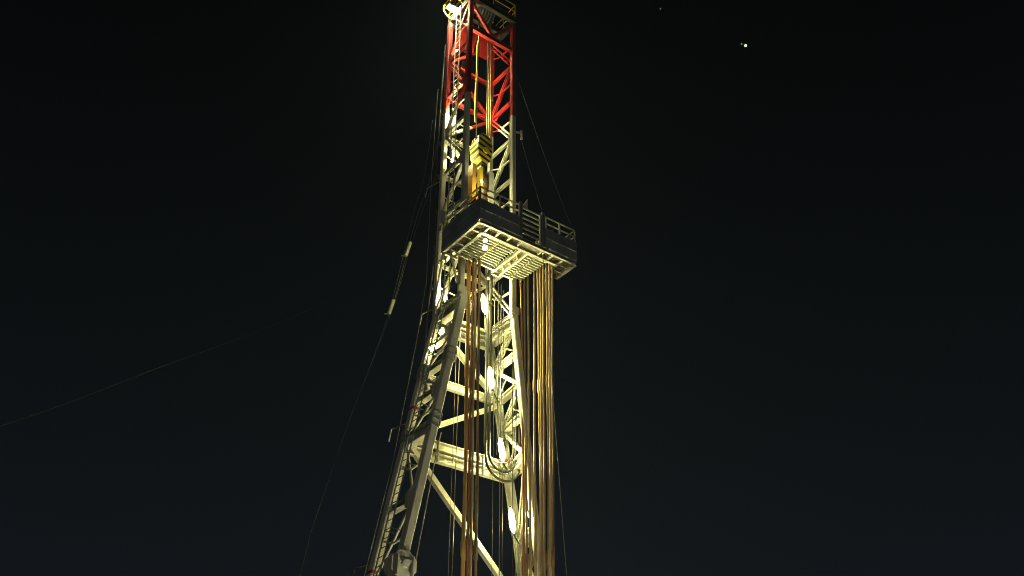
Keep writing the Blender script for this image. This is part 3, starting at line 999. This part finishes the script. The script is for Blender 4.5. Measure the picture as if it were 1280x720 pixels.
# work lights standing on the rig floor, well below the picture
for u, lab in ((1.0, 'work light on a short post at the front middle of the rig floor'), (5.2, 'work light on a short post at the front right of the rig floor')):
    p = W(u, -4.1, FL + 1.25)
    t_ = thing('work_light', lab, 'work light', W(u, -4.1, FL), 'rig floor work lights')
    MB().tube([W(u, -4.1, FL), W(u, -4.1, FL + 1.1)], .04, 10).build('post', M['grey'], t_)
    dn = (W(1.4, -.8, 25) - p).normalized()
    MB().beam(p - dn * .12, p - dn * .005, .42, .3, 'box').build('housing', M['grey'], t_)
    MB().beam(p, p + dn * .02, .38, .26, 'box').build('diffuser', M['work'], t_)

# ------------------------------------------------------------------ crown
cr = thing('crown_block', 'dark crown platform with sheaves across the very top of the mast', 'crown block', W(1.34, .9, 41.1))
b = MB()
c0, c1, d0, d1 = .02, 2.72, -.16, 2.1
zc = 41.35
for p0, p1 in ((W(c0, d0, zc), W(c1, d0, zc)), (W(c0, d1, zc), W(c1, d1, zc)), (W(c0, d0 + .13, zc), W(c0, d1 - .13, zc)), (W(c1, d0 + .13, zc), W(c1, d1 - .13, zc)), (W(c0 + .1, .95, zc), W(c1 - .1, .95, zc))):
    b.beam(p0, p1, .22, .42, 'I', ZD, .05)
b.build('frame', M['black'], cr)
MB().slab(.5, .75, d0 + .12, d1 - .12, zc + .22, zc + .25).build('deck', M['deck'], cr)
for u in (.95, 1.12, 1.29, 1.46, 1.63, 1.8):
    MB().tube([W(u - .05, .9, zc + .55), W(u + .05, .9, zc + .55)], .5, 28).build('sheave', M['dark'], cr)
b = MB().tube([W(.8, .9, zc + .55), W(1.95, .9, zc + .55)], .09, 12)
for u in (.82, 1.93):
    b.beam(W(u, .9, zc + .21), W(u, .9, zc + .75), .08, .4, 'box', VD)
b.build('axle', M['dark'], cr)
b = MB()
for h in (.75, 1.25):
    for p0, p1 in ((W(c0, d0, zc + h), W(c1, d0, zc + h)), (W(c1, d0, zc + h), W(c1, d1, zc + h)), (W(c0, d1, zc + h), W(c1, d1, zc + h)), (W(c0, d0, zc + h), W(c0, d1, zc + h))):
        b.tube([p0, p1], .025, 6)
for u, v in ((c0, d0), (c1, d0), (c1, d1), (c0, d1), (1.3, d0), (c1, .9), (1.3, d1)):
    b.tube([W(u, v, zc + .2), W(u, v, zc + 1.25)], .028, 6)
b.build('railing', M['yellow'], cr)

# floodlight in its yellow cage, out on the left corner of the crown
fp = W(-.28, 1.08, 41.4)
ft = thing('floodlight', 'glaring floodlight in an octagonal yellow cage at the top left of the mast', 'floodlight', fp)
dn = (-ZD * 1.0 - VD * .25 + UD * .25).normalized()
xa = dn.cross(VD).normalized(); ya = dn.cross(xa).normalized()
octo = [(.5 * math.cos(math.pi / 8 + k * math.pi / 4), .5 * math.sin(math.pi / 8 + k * math.pi / 4)) for k in range(8)]
b = MB()
ring = [fp - VD * .2 + UD * x * .95 + ZD * (y + .1) for x, y in octo]
ring2 = [p + VD * .6 for p in ring]
for R_ in (ring, ring2):
    for k in range(8):
        b.beam(R_[k], R_[(k + 1) % 8], .05, .05, 'box', VD)
for k in range(8):
    b.beam(ring[k], ring2[k], .04, .04, 'box', UD)
b.build('cage', M['yellow'], ft)
MB().beam(fp + UD * -.4 + ZD * .12 + VD * .1, fp + UD * .4 + ZD * .12 + VD * .1, .3, .12, 'box').build('housing', M['grey'], ft)
MB().beam(fp + UD * -.36 - ZD * .0 + VD * .1, fp + UD * .36 - ZD * .0 + VD * .1, .26, .09, 'box').build('diffuser', M['flood'], ft)
MB().beam(fp + ZD * .19 + VD * .1, fp + ZD * .19 + UD * .3 - VD * .1 - ZD * .6, .06, .06, 'box').build('bracket', M['grey'], ft)

# ------------------------------------------------------------------ distant lights in the night sky
def far_light(x, y, r, mat, label):
    d = (Vector(((x - 640) / 1200, 0, 0)) - UPV * ((y - 360) / 1200) + FW).normalized()
    p = CAMP + d * 3000
    bm = bmesh.new()
    bmesh.ops.create_icosphere(bm, subdivisions=2, radius=r, matrix=Matrix.Translation(p))
    mb = MB(); mb.bm.free(); mb.bm = bm
    o_ = mb.build('star', M[mat], None, origin=p)
    tag(o_, label, 'star', 'stars', 'thing')


far_light(932, 57, 4.6, 'star', 'brightest greenish white point of light in the sky right of the mast')
far_light(927, 55, 2.8, 'starfaint', 'dim point of light touching the brightest one on its left')
far_light(825.5, 11, 2.6, 'starfaint', 'faint yellowish point of light near the top of the sky')

# ------------------------------------------------------------------ night air
HAZE = 0.0008
if HAZE:
    b = MB()
    b.plate([(-70, -6, 29), (70, -6, 29), (70, 90, 29), (-70, 90, 29)], ZD, 60)
    hm = bpy.data.materials.new('night haze'); hm.use_nodes = True
    hn = hm.node_tree
    hn.nodes.remove(hn.nodes['Principled BSDF'])
    pv = hn.nodes.new('ShaderNodeVolumePrincipled')
    pv.inputs['Color'].default_value = (0.40, 0.56, 0.88, 1)
    pv.inputs['Density'].default_value = HAZE
    pv.inputs['Anisotropy'].default_value = 0.1
    hn.links.new(pv.outputs['Volume'], hn.nodes['Material Output'].inputs['Volume'])
    hz = b.build('haze', hm, None, origin=Vector((0, 40, 29)))
    tag(hz, 'thin night haze glowing faintly round the lamps', 'haze', None, 'stuff')

for o in bpy.data.objects:
    if 'wo' in o:
        del o['wo']

# ------------------------------------------------------------------ render settings
S.render.engine = 'CYCLES'
S.cycles.use_denoising = True
S.cycles.filter_width = 0.95
S.cycles.max_bounces = 6
S.cycles.diffuse_bounces = 3
S.cycles.glossy_bounces = 3
S.cycles.volume_bounces = 0
S.cycles.volume_step_rate = 5
S.cycles.sample_clamp_indirect = 4
S.view_settings.view_transform = 'Standard'
S.view_settings.look = 'None'
S.view_settings.exposure = 0
S.view_settings.gamma = 1
S.view_settings.use_curve_mapping = False
